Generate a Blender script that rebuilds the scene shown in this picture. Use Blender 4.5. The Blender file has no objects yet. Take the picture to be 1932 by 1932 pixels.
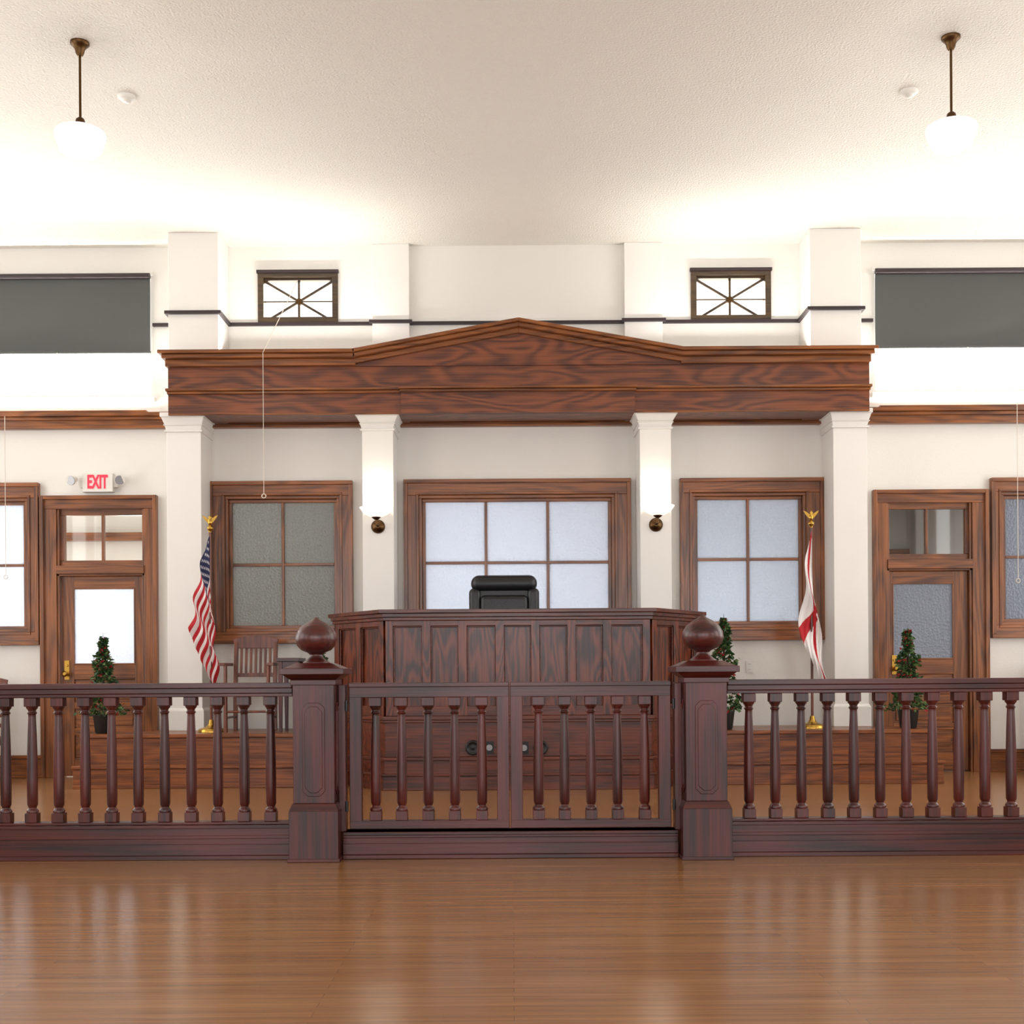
import bpy, bmesh, math, random
from mathutils import Vector, Matrix
random.seed(7)
K=1.25
F=1890.0; CH=1.061; HY=1270.0; RO=0.0065
D=10.5
def X(px,py=1000,d=D): return (px+(HY-py)*RO-966)*d/F
def Z(px,py,d=D): return CH+(HY-(py+(px-966)*RO))*d/F
def lin(c):
    r=[]
    for v in c:
        v=v/255.0
        r.append(v/12.92 if v<=0.04045 else ((v+0.055)/1.055)**2.4)
    return (r[0],r[1],r[2],1)
# ---------------- materials
def newmat(n):
    m=bpy.data.materials.new(n); m.use_nodes=True
    nt=m.node_tree; p=nt.nodes['Principled BSDF']
    return m,nt,p
def plain(n,c,rough=0.5,metal=0,bump=0,bscale=30,emit=None,es=0,coat=0):
    m,nt,p=newmat(n)
    p.inputs['Base Color'].default_value=lin(c); p.inputs['Roughness'].default_value=rough
    p.inputs['Metallic'].default_value=metal
    p.inputs['Coat Weight'].default_value=coat
    if emit: 
        p.inputs['Emission Color'].default_value=lin(emit); p.inputs['Emission Strength'].default_value=es
    tc=nt.nodes.new('ShaderNodeTexCoord'); no=nt.nodes.new('ShaderNodeTexNoise')
    no.inputs['Scale'].default_value=bscale; no.inputs['Detail'].default_value=4
    nt.links.new(tc.outputs['Object'],no.inputs['Vector'])
    if bump>0:
        b=nt.nodes.new('ShaderNodeBump'); b.inputs['Strength'].default_value=bump; b.inputs['Distance'].default_value=0.02
        nt.links.new(no.outputs['Fac'],b.inputs['Height']); nt.links.new(b.outputs['Normal'],p.inputs['Normal'])
    return m
def wood(n,dark,light,axis='X',k=14,st=4.0,rough=0.32,coat=0.2,al=0.5,amp=0.12,blotch=.5):
    m,nt,p=newmat(n); N=nt.nodes; L=nt.links
    tc=N.new('ShaderNodeTexCoord')
    def mp(a,o):
        q=N.new('ShaderNodeMapping'); s=[o,o,o]; s['XYZ'.index(axis)]=a
        q.inputs['Scale'].default_value=s; L.new(tc.outputs['Object'],q.inputs['Vector']); return q
    q1=mp(al,st); n1=N.new('ShaderNodeTexNoise'); n1.inputs['Scale'].default_value=1.0; n1.inputs['Detail'].default_value=1.5; n1.inputs['Distortion'].default_value=0.2
    L.new(q1.outputs[0],n1.inputs['Vector'])
    mu=N.new('ShaderNodeMath'); mu.operation='MULTIPLY'; mu.inputs[1].default_value=k*4.0; L.new(n1.outputs['Fac'],mu.inputs[0])
    si=N.new('ShaderNodeMath'); si.operation='SINE'; L.new(mu.outputs[0],si.inputs[0])
    q2=mp(2.0,70); n2=N.new('ShaderNodeTexNoise'); n2.inputs['Scale'].default_value=1.0; n2.inputs['Detail'].default_value=3
    L.new(q2.outputs[0],n2.inputs['Vector'])
    q3=mp(.7,1.5); n3=N.new('ShaderNodeTexNoise'); n3.inputs['Scale'].default_value=1.0
    L.new(q3.outputs[0],n3.inputs['Vector'])
    a=N.new('ShaderNodeMath'); a.operation='MULTIPLY_ADD'; a.inputs[1].default_value=amp; L.new(si.outputs[0],a.inputs[0]); L.new(n2.outputs['Fac'],a.inputs[2])
    b=N.new('ShaderNodeMath'); b.operation='MULTIPLY_ADD'; b.inputs[1].default_value=blotch; L.new(n3.outputs['Fac'],b.inputs[0]); L.new(a.outputs[0],b.inputs[2])
    cr=N.new('ShaderNodeValToRGB'); c0=.5+blotch/2; cr.color_ramp.elements[0].position=c0-.27; cr.color_ramp.elements[1].position=min(1,c0+.24)
    cr.color_ramp.elements[0].color=lin(dark); cr.color_ramp.elements[1].color=lin(light)
    L.new(b.outputs[0],cr.inputs[0]); L.new(cr.outputs[0],p.inputs['Base Color'])
    p.inputs['Roughness'].default_value=rough; p.inputs['Coat Weight'].default_value=coat; p.inputs['Coat Roughness'].default_value=0.22
    bp=N.new('ShaderNodeBump'); bp.inputs['Strength'].default_value=0.08; bp.inputs['Distance'].default_value=0.01
    L.new(n2.outputs['Fac'],bp.inputs['Height']); L.new(bp.outputs['Normal'],p.inputs['Normal'])
    return m
M_wall=plain('wall_paint',(229,226,219),0.75,bump=0.12,bscale=60)
M_ceil=plain('ceiling_stucco',(228,224,214),0.9,bump=0.8,bscale=55)
M_trimw=plain('white_column_paint',(233,230,224),0.55,bump=0.04,bscale=60)
M_trX=wood('trim_wood_x',(78,38,11),(150,86,34),'X')
M_trZ=wood('trim_wood_z',(72,36,11),(144,82,32),'Z')
M_ply=wood('plywood_figured',(76,34,12),(128,66,29),'X',k=17,st=3.2,al=0.8,rough=0.42,coat=0.08,amp=.2,blotch=.3)
M_benX=wood('bench_wood_x',(50,18,8),(108,47,22),'X',rough=0.35)
M_benZ=wood('bench_wood_z',(44,16,8),(112,49,23),'Z',k=16,st=5,al=.9,rough=0.35,amp=.22,blotch=.3)
M_mahX=wood('mahogany_x',(34,9,8),(86,27,20),'X',k=8,rough=0.36,coat=0.2)
M_mahZ=wood('mahogany_z',(36,9,8),(90,28,20),'Z',k=8,rough=0.36,coat=0.2)
M_dais=wood('dais_wood',(80,36,13),(146,82,36),'X',rough=0.35)
M_chair=wood('chair_wood',(66,26,14),(126,64,38),'Z',rough=0.35)
M_dark=plain('dark_moulding',(44,30,34),0.4)
M_olive=wood('dark_olive_frame',(38,26,14),(74,54,30),'X')
M_shade=plain('shade_fabric',(80,82,80),0.85,bump=0.1,bscale=4)
M_brass=plain('brass',(190,150,70),0.25,1)
M_bronze=plain('dark_bronze',(90,66,42),0.35,1)
M_black=plain('black_leather',(22,22,24),0.38,bump=0.12,bscale=90)
M_blk=plain('black_plastic',(16,16,18),0.4)
M_white=plain('white_plastic',(225,222,214),0.4)
M_grey=plain('grey_metal',(150,150,152),0.35,0.6)
M_red=plain('flag_red',(176,24,34),0.8); M_fw=plain('flag_white',(226,222,220),0.8); M_blue=plain('flag_blue',(24,28,70),0.8)
M_leaf=plain('leaf_green',(38,70,32),0.5); M_leaf2=plain('leaf_light',(84,112,58),0.5); M_berry=plain('red_flower',(150,32,34),0.5)
M_pot=plain('planter_black',(28,28,26),0.5); M_stem=plain('stem_brown',(70,50,34),0.8)
M_opal=plain('opal_glass_lit',(250,248,250),0.3,emit=(255,246,255),es=1.6)
M_opal2=plain('sconce_glass_lit',(250,246,238),0.3,emit=(255,242,226),es=0.9)
M_exit=plain('exit_letters',(230,40,60),0.5,emit=(240,40,70),es=0.7)
M_cord=plain('cord_white',(215,205,190),0.6)
# frosted glass
def frosted(n,c,bs=0.3,sc=38,gm=.05):
    m,nt,p=newmat(n); N=nt.nodes; L=nt.links; N.remove(p)
    out=N['Material Output']; tr=N.new('ShaderNodeBsdfTranslucent'); gl=N.new('ShaderNodeBsdfGlossy'); mx=N.new('ShaderNodeMixShader')
    tr.inputs['Color'].default_value=lin(c); gl.inputs['Roughness'].default_value=0.25; gl.inputs['Color'].default_value=(.9,.92,1,1)
    mx.inputs[0].default_value=gm
    tc=N.new('ShaderNodeTexCoord'); no=N.new('ShaderNodeTexVoronoi'); no.inputs['Scale'].default_value=sc
    bp=N.new('ShaderNodeBump'); bp.inputs['Strength'].default_value=bs; bp.inputs['Distance'].default_value=0.02
    L.new(tc.outputs['Object'],no.inputs['Vector']); L.new(no.outputs['Distance'],bp.inputs['Height'])
    L.new(bp.outputs['Normal'],tr.inputs['Normal']); L.new(bp.outputs['Normal'],gl.inputs['Normal'])
    L.new(tr.outputs[0],mx.inputs[1]); L.new(gl.outputs[0],mx.inputs[2]); L.new(mx.outputs[0],out.inputs[0])
    return m
M_fr=frosted('frosted_glass',(215,220,228))
def clear(n):
    m,nt,p=newmat(n); N=nt.nodes; L=nt.links; N.remove(p)
    out=N['Material Output']; tr=N.new('ShaderNodeBsdfTransparent'); gl=N.new('ShaderNodeBsdfGlossy'); mx=N.new('ShaderNodeMixShader')
    gl.inputs['Roughness'].default_value=0.03; mx.inputs[0].default_value=0.03
    L.new(tr.outputs[0],mx.inputs[1]); L.new(gl.outputs[0],mx.inputs[2]); L.new(mx.outputs[0],out.inputs[0]); return m
M_clear=clear('clear_glass')
def floormat():
    m,nt,p=newmat('oak_strip_floor'); N=nt.nodes; L=nt.links
    tc=N.new('ShaderNodeTexCoord'); br=N.new('ShaderNodeTexBrick'); br.offset=0.37
    br.inputs['Scale'].default_value=1.0; br.inputs['Brick Width'].default_value=1.7; br.inputs['Row Height'].default_value=0.057
    br.inputs['Mortar Size'].default_value=0.0007; br.inputs['Color1'].default_value=lin((160,114,70)); br.inputs['Color2'].default_value=lin((147,101,59)); br.inputs['Mortar'].default_value=lin((112,74,44))
    L.new(tc.outputs['Object'],br.inputs['Vector'])
    q=N.new('ShaderNodeMapping'); q.inputs['Scale'].default_value=(1.6,34,1); L.new(tc.outputs['Object'],q.inputs['Vector'])
    n=N.new('ShaderNodeTexNoise'); n.inputs['Scale'].default_value=1; n.inputs['Detail'].default_value=4; L.new(q.outputs[0],n.inputs['Vector'])
    cr=N.new('ShaderNodeValToRGB'); cr.color_ramp.elements[0].position=.3; cr.color_ramp.elements[1].position=.75
    cr.color_ramp.elements[0].color=(.72,.68,.64,1); cr.color_ramp.elements[1].color=(1.08,1.08,1.08,1); L.new(n.outputs['Fac'],cr.inputs[0])
    mx=N.new('ShaderNodeMixRGB'); mx.blend_type='MULTIPLY'; mx.inputs[0].default_value=1; L.new(br.outputs['Color'],mx.inputs[1]); L.new(cr.outputs[0],mx.inputs[2])
    L.new(mx.outputs[0],p.inputs['Base Color']); p.inputs['Roughness'].default_value=0.23; p.inputs['Specular IOR Level'].default_value=0.55
    bp=N.new('ShaderNodeBump'); bp.inputs['Strength'].default_value=0.06; bp.inputs['Distance'].default_value=0.01
    L.new(n.outputs['Fac'],bp.inputs['Height']); L.new(bp.outputs['Normal'],p.inputs['Normal'])
    return m
M_floor=floormat()
# ---------------- builder
class B:
    def __init__(s,py=None): s.v=[];s.f=[];s.m=[];s.sm=[];s.mats=[];s.py=py
    def mi(s,mat):
        if mat not in s.mats: s.mats.append(mat)
        return s.mats.index(mat)
    def add(s,vs,fs,mat,smooth=False):
        o=len(s.v); s.v+= [tuple(v) for v in vs]; k=s.mi(mat)
        for f in fs: s.f.append([i+o for i in f]); s.m.append(k); s.sm.append(smooth)
    def box(s,x0,x1,y0,y1,z0,z1,mat):
        if x0>x1:x0,x1=x1,x0
        if y0>y1:y0,y1=y1,y0
        if z0>z1:z0,z1=z1,z0
        vs=[(x,y,z) for z in(z0,z1) for y in(y0,y1) for x in(x0,x1)]
        s.add(vs,[(0,2,3,1),(4,5,7,6),(0,1,5,4),(2,6,7,3),(0,4,6,2),(1,3,7,5)],mat)
    def taper(s,c,w0,d0,z0,w1,d1,z1,mat):
        vs=[(c[0]+sx*w/2,c[1]+sy*d/2,z) for (w,d,z) in((w0,d0,z0),(w1,d1,z1)) for sy in(-1,1) for sx in(-1,1)]
        s.add(vs,[(0,2,3,1),(4,5,7,6),(0,1,5,4),(2,6,7,3),(0,4,6,2),(1,3,7,5)],mat)
    def obox(s,p0,p1,t0,t1,n0,n1,z0,z1,mat):
        p0=Vector(p0);p1=Vector(p1);t=(p1-p0).normalized();n=Vector((t.y,-t.x))
        vs=[]
        for z in(z0,z1):
            for nn in(n0,n1):
                for tt in(t0,t1):
                    q=p0+t*tt+n*nn; vs.append((q.x,q.y,z))
        s.add(vs,[(0,2,3,1),(4,5,7,6),(0,1,5,4),(2,6,7,3),(0,4,6,2),(1,3,7,5)],mat)
    def prism(s,pts,vec,mat):
        n=len(pts);vec=Vector(vec);a=[Vector(p) for p in pts]
        vs=a+[p+vec for p in a]
        fs=[list(range(n)),list(range(2*n-1,n-1,-1))]+[(i,(i+1)%n,(i+1)%n+n,i+n) for i in range(n)]
        s.add(vs,fs,mat)
    def lathe(s,prof,cx,cy,mat,n=20,ax='Z',smooth=True,base=0):
        vs=[];fs=[]
        for (r,h) in prof:
            for i in range(n):
                a=2*math.pi*i/n
                if ax=='Z': vs.append((cx+r*math.cos(a),cy+r*math.sin(a),h))
                elif ax=='Y': vs.append((cx+r*math.cos(a),h,cy+r*math.sin(a)))
                else: vs.append((h,cx+r*math.cos(a),cy+r*math.sin(a)))
        for j in range(len(prof)-1):
            for i in range(n):
                fs.append((j*n+i,j*n+(i+1)%n,(j+1)*n+(i+1)%n,(j+1)*n+i))
        s.add(vs,fs,mat,smooth)
        s.add([vs[i] for i in range(n)],[list(range(n))[::-1]],mat); s.add(vs[-n:],[list(range(n))],mat)
    def cyl(s,p0,p1,r,mat,n=12,r1=None):
        p0=Vector(p0);p1=Vector(p1);d=(p1-p0).normalized()
        u=d.orthogonal().normalized();w=d.cross(u); r1=r if r1 is None else r1
        vs=[];
        for p,rr in((p0,r),(p1,r1)):
            for i in range(n):
                a=2*math.pi*i/n; vs.append(p+u*rr*math.cos(a)+w*rr*math.sin(a))
        s.add(vs,[(i,(i+1)%n,(i+1)%n+n,i+n) for i in range(n)],mat,True)
        s.add(vs[:n],[list(range(n))[::-1]],mat); s.add(vs[n:],[list(range(n))],mat)
    def build(s,name,parent=None,bevel=0,recalc=True,subsurf=0,solid=0):
        if s.py is None: vv=[(x,y*K,z) for x,y,z in s.v]
        else: vv=[(x,y+(K-1)*s.py,z) for x,y,z in s.v]
        me=bpy.data.meshes.new(name); me.from_pydata(vv,[],s.f)
        for m in s.mats: me.materials.append(m)
        for i,p in enumerate(me.polygons): p.material_index=s.m[i]; p.use_smooth=s.sm[i]
        if recalc:
            bm=bmesh.new(); bm.from_mesh(me); bmesh.ops.recalc_face_normals(bm,faces=bm.faces); bm.to_mesh(me); bm.free()
        me.update()
        o=bpy.data.objects.new(name,me); bpy.context.scene.collection.objects.link(o)
        if bevel:
            b=o.modifiers.new('bevel','BEVEL'); b.width=bevel; b.segments=2; b.limit_method='ANGLE'; b.angle_limit=math.radians(40)
        if parent: o.parent=parent
        return o
def empty(name,loc=(0,0,0)):
    e=bpy.data.objects.new(name,None); bpy.context.scene.collection.objects.link(e); return e
def frame(b,x0,x1,z0,z1,w,y0,y1,mv,mh,sides='LRTB',wb=None):
    wb=w if wb is None else wb
    zt=z1; zb=z0
    if 'T' in sides: b.box(x0,x1,y0,y1,z1-w,z1,mh); zt=z1-w
    if 'B' in sides: b.box(x0,x1,y0,y1,z0,z0+wb,mh); zb=z0+wb
    if 'L' in sides: b.box(x0,x0+w,y0,y1,zb,zt,mv)
    if 'R' in sides: b.box(x1-w,x1,y0,y1,zb,zt,mv)
def wall_holes(name,axis,a0,a1,z0,z1,t0,t1,holes,mat):
    xs=sorted(set([a0,a1]+[h[i] for h in holes for i in(0,1)])); zs=sorted(set([z0,z1]+[h[i] for h in holes for i in(2,3)]))
    b=B()
    for i in range(len(xs)-1):
        run=None
        for j in range(len(zs)-1):
            cx=(xs[i]+xs[i+1])/2; cz=(zs[j]+zs[j+1])/2
            inh=any(h[0]<cx<h[1] and h[2]<cz<h[3] for h in holes)
            if not inh:
                if run is None: run=[zs[j],zs[j+1]]
                else: run[1]=zs[j+1]
            if inh or j==len(zs)-2:
                if run:
                    if axis=='X': b.box(xs[i],xs[i+1],t0,t1,run[0],run[1],mat)
                    else: b.box(t0,t1,xs[i],xs[i+1],run[0],run[1],mat)
                    run=None
    return b.build(name)
SX=6.8; ZC=5.544; YB=-3.2
# ---------------- measured openings in the far wall
wins=[
 dict(o=(-193,77,913,1218),p=(-155,43,953,1182),v=[-56],h=[1067]),
 dict(o=(397,667,909,1214),p=(438,630,948,1180),v=[533],h=[1065]),
 dict(o=(763,1190,905,1209),p=(803,1148,946,1172),v=[917,1034],h=[1061]),
 dict(o=(1282,1553,903,1208),p=(1317,1508,942,1172),v=[1412],h=[1055]),
 dict(o=(1867,2138,902,1203),p=(1899,2095,940,1167),v=[1997],h=[1050])]
holes=[]
for w in wins:
    a,b_,c,d=w['p']; w['P']=(X(a,1050),X(b_,1050),Z((a+b_)/2,d),Z((a+b_)/2,c))
    a,b_,c,d=w['o']; w['O']=(X(a,1050),X(b_,1050),Z((a+b_)/2,d),Z((a+b_)/2,c))
    P=w['P']; w['H']=(P[0]-.065,P[1]+.065,P[2]-.065,P[3]+.065); holes.append(w['H'])
doors=[dict(o=(80,300,936),leaf=(110,275,1087),g=(138,253,1110,1253),t=(121,268,972,1057),v=193),
       dict(o=(1646,1863,925),leaf=(1673,1833,1077),g=(1686,1800,1100,1243),t=(1678,1822,960,1045),v=1749)]
for w in doors:
    m=(w['o'][0]+w['o'][1])/2
    w['O']=(X(w['o'][0],1200),X(w['o'][1],1200),0,Z(m,w['o'][2]))
    w['L']=(X(w['leaf'][0],1200),X(w['leaf'][1],1200),0.0,Z(m,w['leaf'][2]))
    w['T']=(X(w['t'][0],1000),X(w['t'][1],1000),Z(m,w['t'][3]),Z(m,w['t'][2]))
    w['G']=(X(w['g'][0],1180),X(w['g'][1],1180),Z(m,w['g'][3]),Z(m,w['g'][2]))
    holes.append((w['L'][0],w['L'][1],0,w['T'][3]+.06))
smalls=[(487,638,513,610),(1303,1454,509,606)]
SW=[]
for (a,b_,c,d) in smalls:
    m=(a+b_)/2; r=(X(a,560),X(b_,560),Z(m,d),Z(m,c)); SW.append(r); holes.append(r)
zc0=3.972; zc1=5.262
CL=[(-6.7,-3.735,zc0,zc1),(3.80,6.7,zc0,zc1)]
holes+=CL
wall_holes('wall_back','X',-SX,SX,0,ZC,D,D+.15,holes,M_wall)
side=[(1.0,2.6,1.0,4.6),(4.0,5.6,1.0,4.6),(6.9,9.6,1.0,5.3)]
wall_holes('wall_left','Y',YB,D+.15,0,ZC,-SX-.2,-SX,side,M_wall)
wall_holes('wall_right','Y',YB,D+.15,0,ZC,SX,SX+.2,side,M_wall)
rear=[(-5.2,-3.2,.9,4.4),(-1.0,1.0,.9,4.4),(3.2,5.2,.9,4.4)]
wall_holes('wall_front','X',-SX,SX,0,ZC,YB-.2,YB,rear,M_wall)
b=B(); b.box(-SX-.2,SX+.2,YB-.2,12.8,-.1,0,M_floor); b.build('floor')
b=B(); b.box(-SX-.2,SX+.2,YB-.2,D+.15,ZC,ZC+.1,M_ceil); b.build('ceiling')
k=6
for sx in(-1,1):
    for (y0,y1,z0,z1) in side:
        b=B(); x0=sx*SX; xa=x0-.03*sx; xb=x0+.1*sx
        for (a,c,e,f) in((y0-.12,y0,z0-.1,z1+.12),(y1,y1+.12,z0-.1,z1+.12),(y0,y1,z1,z1+.12),(y0,y1,z0-.1,z0),((y0+y1)/2-.02,(y0+y1)/2+.02,z0,z1),(y0,y1,(z0+z1)/2-.03,(z0+z1)/2+.03)):
            b.box(xa,xb,a,c,e,f,M_trZ)
        b.build('window_%d'%(k+4),bevel=.004); k+=1
for (x0,x1,z0,z1) in rear:
    b=B(); frame(b,x0-.12,x1+.12,z0-.12,z1+.12,.12,YB-.1,YB+.03,M_trZ,M_trX)
    b.box((x0+x1)/2-.02,(x0+x1)/2+.02,YB-.1,YB-.05,z0,z1,M_trZ); b.box(x0,x1,YB-.1,YB-.05,(z0+z1)/2-.02,(z0+z1)/2+.02,M_trX)
    b.build('window_%d'%(k+4),bevel=.004); k+=1
# ---------------- lower windows
for i,w in enumerate(wins):
    e=empty('window_%d'%(i+1)); b=B(); O=w['O'];P=w['P'];H=w['H']
    b.box(O[0],O[1],D-.035,D,H[3],O[3],M_trX); b.box(O[0],O[1],D-.035,D,O[2],H[2],M_trX)
    b.box(O[0],H[0],D-.035,D,H[2],H[3],M_trZ); b.box(H[1],O[1],D-.035,D,H[2],H[3],M_trZ)
    frame(b,O[0],O[1],O[2],O[3],.04,D-.06,D-.033,M_trZ,M_trX)
    frame(b,H[0]-.03,H[1]+.03,H[2]-.03,H[3]+.03,.025,D-.045,D-.033,M_trZ,M_trX)
    frame(b,H[0],H[1],H[2],H[3],.03,D-.02,D+.08,M_trZ,M_trX)
    frame(b,H[0]+.03,H[1]-.03,H[2]+.03,H[3]-.03,.035,D+.02,D+.07,M_trZ,M_trX)
    for v in w['v']:
        x=X(v,1050); b.box(x-.014,x+.014,D+.015,D+.06,P[2],P[3],M_trZ)
    for h in w['h']:
        z=Z((w['p'][0]+w['p'][1])/2,h); b.box(P[0],P[1],D+.018,D+.058,z-.014,z+.014,M_trX)
    b.build('casing',e,bevel=.004)
    g=B(); g.box(P[0]-.01,P[1]+.01,D+.036,D+.042,P[2]-.01,P[3]+.01,M_fr); g.build('frosted_panes',e)
# ---------------- doors
for i,w in enumerate(doors):
    e=empty('door_%d'%(i+1)); b=B(); O=w['O'];L_=w['L'];T=w['T'];G=w['G']
    hz=T[3]+.06
    b.box(O[0],L_[0],D-.035,D,0,hz,M_trZ); b.box(L_[1],O[1],D-.035,D,0,hz,M_trZ); b.box(O[0],O[1],D-.035,D,hz,O[3],M_trX)
    b.box(O[0],O[0]+.04,D-.06,D-.033,0,O[3],M_trZ); b.box(O[1]-.04,O[1],D-.06,D-.033,0,O[3],M_trZ); b.box(O[0]+.04,O[1]-.04,D-.06,D-.033,O[3]-.04,O[3],M_trX)
    b.box(L_[0],L_[0]+.025,D-.02,D+.12,0,hz,M_trZ); b.box(L_[1]-.025,L_[1],D-.02,D+.12,0,hz,M_trZ)
    b.box(L_[0],L_[1],D-.05,D+.1,L_[3]+.02,T[2]-.06,M_trX); b.box(L_[0],L_[1],D-.02,D+.1,L_[3],L_[3]+.03,M_trX)
    b.box(L_[0]+.025,L_[1]-.025,D+.01,D+.06,T[3],hz,M_trX); b.box(L_[0]+.025,L_[1]-.025,D+.01,D+.06,T[2]-.06,T[2],M_trX)
    b.box(L_[0]+.02,T[0],D+.01,D+.06,T[2],T[3],M_trZ); b.box(T[1],L_[1]-.02,D+.01,D+.06,T[2],T[3],M_trZ)
    xv=X(w['v'],1000); b.box(xv-.014,xv+.014,D+.01,D+.05,T[2],T[3],M_trZ)
    l0=L_[0]+.028;l1=L_[1]-.028; y0=D+.02;y1=D+.065; lz=L_[3]
    b.box(l0,G[0],y0,y1,.01,lz,M_trZ); b.box(G[1],l1,y0,y1,.01,lz,M_trZ)
    b.box(G[0],G[1],y0,y1,G[3],lz,M_trX); b.box(G[0],G[1],y0,y1,G[2]-.16,G[2],M_trX)
    b.box(G[0],G[1],y0,y1,.01,.2,M_trX)
    b.box(G[0],G[1],y0+.015,y1-.01,.2,G[2]-.16,M_trX)
    n=3; hh=(G[2]-.16-.2)/n
    for q in range(1,n): b.box(G[0],G[1],y0,y1,.2+hh*q-.035,.2+hh*q+.035,M_trX)
    for q in range(n): b.box(G[0]+.03,G[1]-.03,y0+.005,y1-.01,.2+hh*q+.065,.2+hh*(q+1)-.065,M_trX)
    frame(b,G[0]-.005,G[1]+.005,G[2]-.005,G[3]+.005,.014,y0-.006,y0+.01,M_trZ,M_trX)
    b.build('frame_and_leaf',e,bevel=.004)
    g=B(); g.box(G[0],G[1],D+.04,D+.046,G[2],G[3],M_fr); g.build('frosted_pane',e)
    g=B(); g.box(T[0],T[1],D+.03,D+.035,T[2],T[3],M_clear); g.build('transom_glass',e)
    g=B(); hx=l0+.055; hz_=Z(125,1268)
    g.box(hx-.025,hx+.025,D+.01,D+.021,hz_-.08,hz_+.12,M_brass); g.lathe([(.01,D+.01),(.012,D-.02),(.028,D-.03),(.03,D-.045),(.015,D-.055)],hx,hz_-.02,M_brass,ax='Y',n=16)
    g.lathe([(.014,D+.012),(.014,D-.002)],hx,hz_+.07,M_brass,ax='Y',n=14); g.build('knob',e)
# ---------------- small upper windows
for i,r in enumerate(SW):
    b=B(); x0,x1,z0,z1=r
    frame(b,x0,x1,z0,z1,.06,D-.02,D+.1,M_olive,M_olive)
    b.box(x0-.01,x1+.01,D-.035,D,z1-.02,z1+.012,M_dark)
    xi0,xi1,zi0,zi1=x0+.06,x1-.06,z0+.03,z1-.08
    b.box(xi0,xi1,D+.02,D+.08,zi1,z1-.06,M_olive)
    cx=(xi0+xi1)/2;cz=(zi0+zi1)/2
    b.box(cx-.012,cx+.012,D+.04,D+.065,zi0,zi1,M_olive); b.box(xi0,xi1,D+.043,D+.062,cz-.006,cz+.006,M_olive)
    for s1 in(-1,1):
        for sg in(-1,1):
            a=Vector((cx,0,cz)); c=Vector((cx+sg*(xi1-cx),0,cz+s1*(zi1-zi0)/2)); dd=(c-a).normalized(); nn=Vector((-dd.z,0,dd.x))*.012
            pts=[a+nn,c+nn,c-nn,a-nn]; pts=[Vector((p.x,D+.042,p.z)) for p in pts]; b.prism(pts,(0,.02,0),M_olive)
    b.lathe([(.03,D+.034),(.035,D+.042),(.035,D+.066)],cx,cz,M_bronze,ax='Y',n=16)
    b.build('window_%d'%(i+6),bevel=.003)
for i,r in enumerate(CL):
    b=B(); x0,x1,z0,z1=r
    frame(b,x0,x1,z0,z1,.03,D,D+.12,M_trimw,M_trimw)
    b.box(x0-.02,x1+.02,D-.05,D+.05,z0-.05,z0,M_trimw)
    b.box(x0,x1,D-.015,D+.02,z1-.01,z1+.03,M_trimw)
    b.build('window_%d'%(i+8),bevel=.003)
    n=60; s=B(); vs=[];fs=[]; zt=Z(150,527) ; zb=Z(150,667)
    xa,xb=(x0+.02,x1-.02)
    for a in range(n+1):
        for c in range(9):
            t=a/n; u=c/8
            vs.append((xa+(xb-xa)*t, D-.03+.006*math.sin(9*t+3*u)*u, zt+(zb-zt)*u))
    for a in range(n):
        for c in range(8): fs.append((a*9+c,(a+1)*9+c,(a+1)*9+c+1,a*9+c+1))
    s.add(vs,fs,M_shade,True)
    s.lathe([(.03,xa),(.03,xb)],D-.045,zt+.012,M_dark,ax='X',n=12)
    s.box(xa,xb,D-.04,D-.02,zb-.012,zb+.012,M_shade)
    s.lathe([(.012,D-.035),(.012,D-.05)],(X(112,667) if i==0 else X(1822,667)),zb-.02,M_white,ax='Y',n=10)
    s.build('roller_shade',recalc=False)
# ---------------- trims
yp=10.14
PIL=[(X(317,550,yp),X(412,550,yp)),(X(1528,550,yp),X(1625,550,yp))]
UIN=[(X(702,550,D-.06),X(772,550,D-.06)),(X(1178,550,D-.06),X(1250,550,D-.06))]
zeb=Z(966,779,10.1)
for a,c in PIL:
    b=B(); b.box(a,c,yp,D,zeb,ZC,M_trimw); b.build('trim_pilaster',bevel=.006)
for a,c in UIN:
    b=B(); b.box(a,c,D-.06,D,zeb,ZC,M_trimw); b.build('trim_pilaster_inner',bevel=.006)
zl=Z(966,610); b=B()
def strip(x0,x1,y): b.box(x0,x1,y-.03,y+.0,zl-.015,zl+.017,M_dark)
xs=[(CL[0][1]+.0,PIL[0][0],D),(PIL[0][0]-.03,PIL[0][1]+.03,yp),(PIL[0][1],UIN[0][0],D),(UIN[0][0]-.03,UIN[0][1]+.03,D-.06),(UIN[0][1],UIN[1][0],D),(UIN[1][0]-.03,UIN[1][1]+.03,D-.06),(UIN[1][1],PIL[1][0],D),(PIL[1][0]-.03,PIL[1][1]+.03,yp),(PIL[1][1],CL[1][0],D)]
for q in xs: strip(*q)
for a,c in PIL:
    b.box(a-.03,a,yp,D,zl-.015,zl+.017,M_dark); b.box(c,c+.03,yp,D,zl-.015,zl+.017,M_dark)
b.build('trim_1')
zr1=Z(966,777); zr0=Z(966,806)
b=B(); b.box(-SX,SX,D-.05,D,zr0,zr1,M_trX); b.box(-SX,SX,D-.1,D-.049,zr1-.04,zr1,M_trX); b.box(-SX,SX,D-.075,D-.049,zr1-.075,zr1-.04,M_trX); b.box(-SX,SX,D-.07,D-.049,zr0,zr0+.025,M_trX)
b.build('trim_2',bevel=.005)
b=B()
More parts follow.
